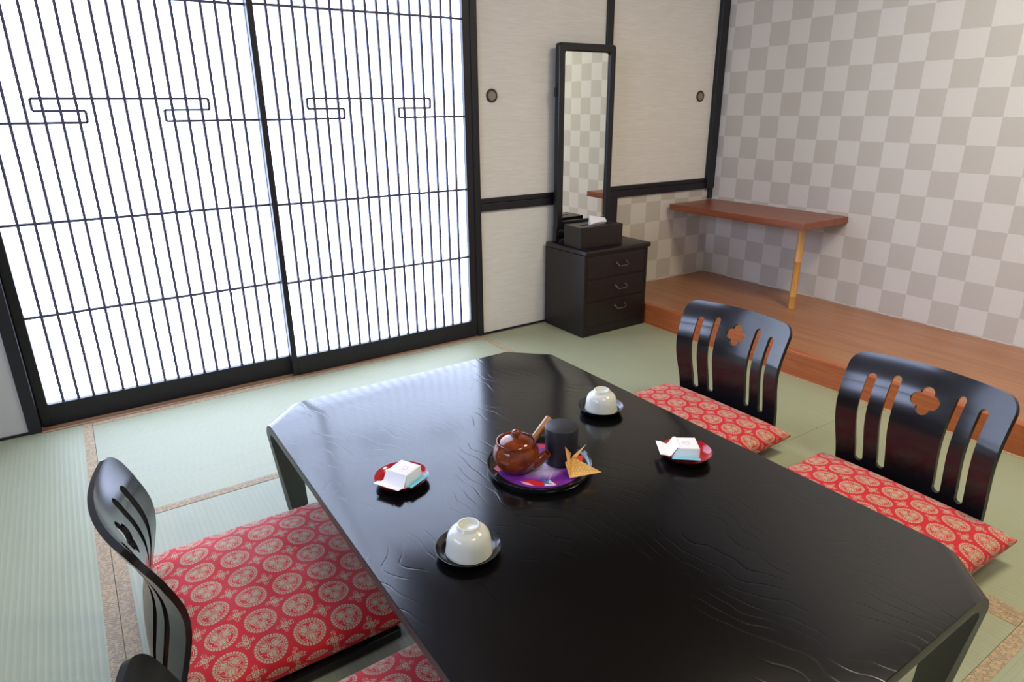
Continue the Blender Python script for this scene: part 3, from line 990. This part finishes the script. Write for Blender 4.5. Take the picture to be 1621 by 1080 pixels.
sheet(bm, [[back_r, tw2, hump], [P3(.903, 1.064, .366), tw2, P3(.912, 1.077, .362)]], .0008)
part(obj('wing', bm, M['origami_red'], r), 'far wing showing its red side')
bm = bmesh.new()
tipn = P3(.9335, 1.0800, .4050); tipt = P3(.8610, 1.0705, .4250)
sheet(bm, [[belly, hump + Vector((-.006, .004, -.004)), tipt], [hump + Vector((-.006, .004, -.004)), hump + Vector((-.004, .003, .010)), tipt]], .0008)
part(obj('tail', bm, M['origami_plain'], r), 'plain orange pointed tail')
bm = bmesh.new()
sheet(bm, [[hump + Vector((-.006, .004, -.008)), hump + Vector((.006, -.002, -.006)), tipn], [hump + Vector((.006, -.002, -.006)), hump + Vector((.004, .008, -.004)), tipn]], .0008)
part(obj('neck', bm, M['origami_plain'], r), 'plain orange pointed neck')

# ------------------------------------------------------------------ chest of drawers
CX0, CX1, CY0, CY1, CZ = 2.166, 2.620, 2.566, 2.908, .474
cc = ((CX0 + CX1) / 2, (CY0 + CY1) / 2)
r = thing('drawer_chest', 'small near-black chest of three drawers against the off-white panel', 'chest', (cc[0], cc[1], 0))
lx0, lx1, ly0, ly1 = CX0 - cc[0], CX1 - cc[0], CY0 - cc[1], CY1 - cc[1]
bm = bmesh.new()
box(bm, lx0, lx0 + .018, ly0, ly1, 0.001, CZ - .026, bev=.002)
box(bm, lx1 - .018, lx1, ly0, ly1, 0.001, CZ - .026, bev=.002)
box(bm, lx0 + .018, lx1 - .018, ly1 - .012, ly1, 0.001, CZ - .026)
for z0, z1 in ((.001, .050), (.187, .193), (.311, .317), (.440, .448)):
    box(bm, lx0 + .018, lx1 - .018, ly0 + .003, ly1 - .012, z0, z1)
obj('carcass', bm, M['chest'], r)
bm = new_box(lx0 - .001, lx1 + .013, ly0 - .010, ly1, CZ - .0258, CZ, bev=.007, seg=3)
obj('top_board', bm, M['chest'], r, 50)
for z0, z1 in ((.3185, .4385), (.1945, .3095), (.0515, .1855)):
    dr = obj('drawer', new_box(lx0 + .020, lx1 - .020, ly0 + .001, ly1 - .02, z0, z1, bev=.0025), M['chest'], r)
    zc = (z0 + z1) / 2 + .006
    if z0 < .1: zc = .146
    bm = bmesh.new()
    hx = .036; yf = ly0 - .001; xo = .030
    pts_ = [(xo - hx, yf + .004, zc + .004), (xo - hx, yf - .012, zc + .003), (xo - hx + .002, yf - .018, zc - .007), (xo - hx + .010, yf - .020, zc - .0125), (xo, yf - .020, zc - .0130),
            (xo + hx - .010, yf - .020, zc - .0125), (xo + hx - .002, yf - .018, zc - .007), (xo + hx, yf - .012, zc + .003), (xo + hx, yf + .004, zc + .004)]
    tube(bm, pts_, .0026, 10)
    bm.free(); bm = bmesh.new(); tube(bm, pts_, .0026, 10)
    for sg in (-1, 1):
        vv = [bm.verts.new((xo + sg * hx + .007 * cos(t * pi / 8), yf, zc + .004 + .007 * sin(t * pi / 8))) for t in range(16)]
        ww = [bm.verts.new((v.co.x, yf - .002, v.co.z)) for v in vv]
        bm.faces.new(vv); bm.faces.new(ww[::-1])
        for t in range(16): bm.faces.new((vv[t], vv[(t + 1) % 16], ww[(t + 1) % 16], ww[t]))
    part(obj('handle', bm, M['iron'], dr, 50), 'dark iron drop handle')

# ------------------------------------------------------------------ standing mirror
r = thing('standing_mirror', 'tall narrow black framed mirror standing on the dark chest', 'mirror', (2.388, 2.862, CZ), radians(-.8))
W2, Z0, Z1, FWD = .190, .066, 1.013, .042
def rrect(w, z0, z1, rad, n=6):
    out = []
    for cx_, cz_, a0 in ((w - rad, z1 - rad, 0), (-w + rad, z1 - rad, pi / 2), (-w + rad, z0 + rad, pi), (w - rad, z0 + rad, 3 * pi / 2)):
        for i in range(n + 1):
            a = a0 + i / n * pi / 2
            out.append((cx_ + rad * cos(a), cz_ + rad * sin(a)))
    return out
bm = bmesh.new()
O = rrect(W2, Z0, Z1, .018); I = rrect(W2 - FWD, Z0 + .046, Z1 - .040, .012)
O2 = rrect(W2 - .004, Z0 + .004, Z1 - .004, .016); I2 = rrect(W2 - FWD + .005, Z0 + .041, Z1 - .035, .014)
yf, ybk = -.016, .016
L = [[bm.verts.new((x, y, z)) for x, z in pts_] for pts_, y in ((O, ybk), (O, yf + .005), (O2, yf), (I2, yf), (I, yf + .006), (I, yf + .014), (I, ybk))]
nn = len(O)
for A, B in zip(L, L[1:] + L[:1]):
    for i in range(nn):
        j = (i + 1) % nn
        bm.faces.new((A[i], A[j], B[j], B[i]))
obj('frame', bm, M['mirror_frame'], r, 40)
bm = new_box(-W2 + FWD - .002, W2 - FWD + .002, -.004, .004, Z0 + .044, Z1 - .038)
part(obj('mirror_glass', bm, M['glass'], r), 'silvered glass reflecting the checkered wall')
# foot: two posts and a base bar, and the side pivot
bm = bmesh.new()
box(bm, -W2 - .003, -W2 + .020, -.014, .020, .0006, .085, bev=.006)
box(bm, W2 - .020, W2 + .003, -.014, .020, .0006, .085, bev=.006)
box(bm, -W2 + .018, W2 - .018, -.008, .014, .012, .058, bev=.003)
obj('stand', bm, M['mirror_frame'], r)
bm = new_box(-W2 - .012, -W2 + .002, -.004, .012, .755, .80, bev=.003)
obj('knob', bm, M['mirror_frame'], r)

# ------------------------------------------------------------------ tissue box
r = thing('tissue_box', 'near-black tissue box on the chest in front of the mirror', 'tissue box', (2.325, 2.690, CZ), radians(-3.0))
w2, d2, hz = .1400, .075, .112
bm = bmesh.new()
box(bm, -w2, w2, -d2, -d2 + .006, .0006, hz, bev=.001); box(bm, -w2, w2, d2 - .006, d2, .0006, hz, bev=.001)
box(bm, -w2, -w2 + .006, -d2 + .006, d2 - .006, .0006, hz); box(bm, w2 - .006, w2, -d2 + .006, d2 - .006, .0006, hz)
box(bm, -w2 + .006, w2 - .006, -d2 + .006, -.012, hz - .008, hz - .001); box(bm, -w2 + .006, w2 - .006, .012, d2 - .006, hz - .008, hz - .001)
box(bm, -w2 + .006, -.09, -.012, .012, hz - .008, hz - .001); box(bm, .09, w2 - .006, -.012, .012, hz - .008, hz - .001)
box(bm, -w2 + .006, w2 - .006, -d2 + .006, d2 - .006, .0006, .006)
obj('case', bm, M['chest'], r)
bm = bmesh.new()
A_, B_, Cc, D_, E_ = Vector((-.040, -.004, hz - .02)), Vector((-.022, .014, hz + .045)), Vector((.062, -.016, hz + .030)), Vector((.070, -.024, hz + .010)), Vector((.040, -.002, hz - .02))
F_ = Vector((.010, -.030, hz + .012)); G_ = Vector((-.034, -.020, hz + .003))
sheet(bm, [[A_, B_, F_, G_], [B_, Cc, F_], [Cc, D_, F_], [A_, E_, Cc, B_], [G_, F_, D_], [A_, G_, E_], [G_, D_, E_]], .0008)
part(obj('tissue', bm, M['white_paper'], r), 'white tissue pulled up')

# ------------------------------------------------------------------ light
w = bpy.data.worlds.new('world'); scene.world = w
w.use_nodes = True
w.node_tree.nodes['Background'].inputs[0].default_value = (.6, .7, .9, 1)
w.node_tree.nodes['Background'].inputs[1].default_value = .2
def area(name, loc, size, power, color, rot=(0, 0, 0)):
    l = bpy.data.lights.new(name, 'AREA'); l.shape = 'SQUARE'; l.size = size; l.energy = power; l.color = color
    o = bpy.data.objects.new(name, l); COL.objects.link(o); o.location = loc; o.rotation_euler = rot
    return o
area('added_fill_light', (2.35, .62, ZC - .10), .60, 37, (1.0, .895, .71))  # unseen overhead light, added to brighten and warm the right side
area('added_fill_light', (.80, -.35, ZC - .10), .60, 20, (1.0, .895, .71))  # second unseen light, added as fill for the near faces of the cups

vs = scene.view_settings
vs.view_transform = 'Standard'; vs.look = 'None'; vs.exposure = 0.0; vs.gamma = 1.0
vs.use_curve_mapping = False
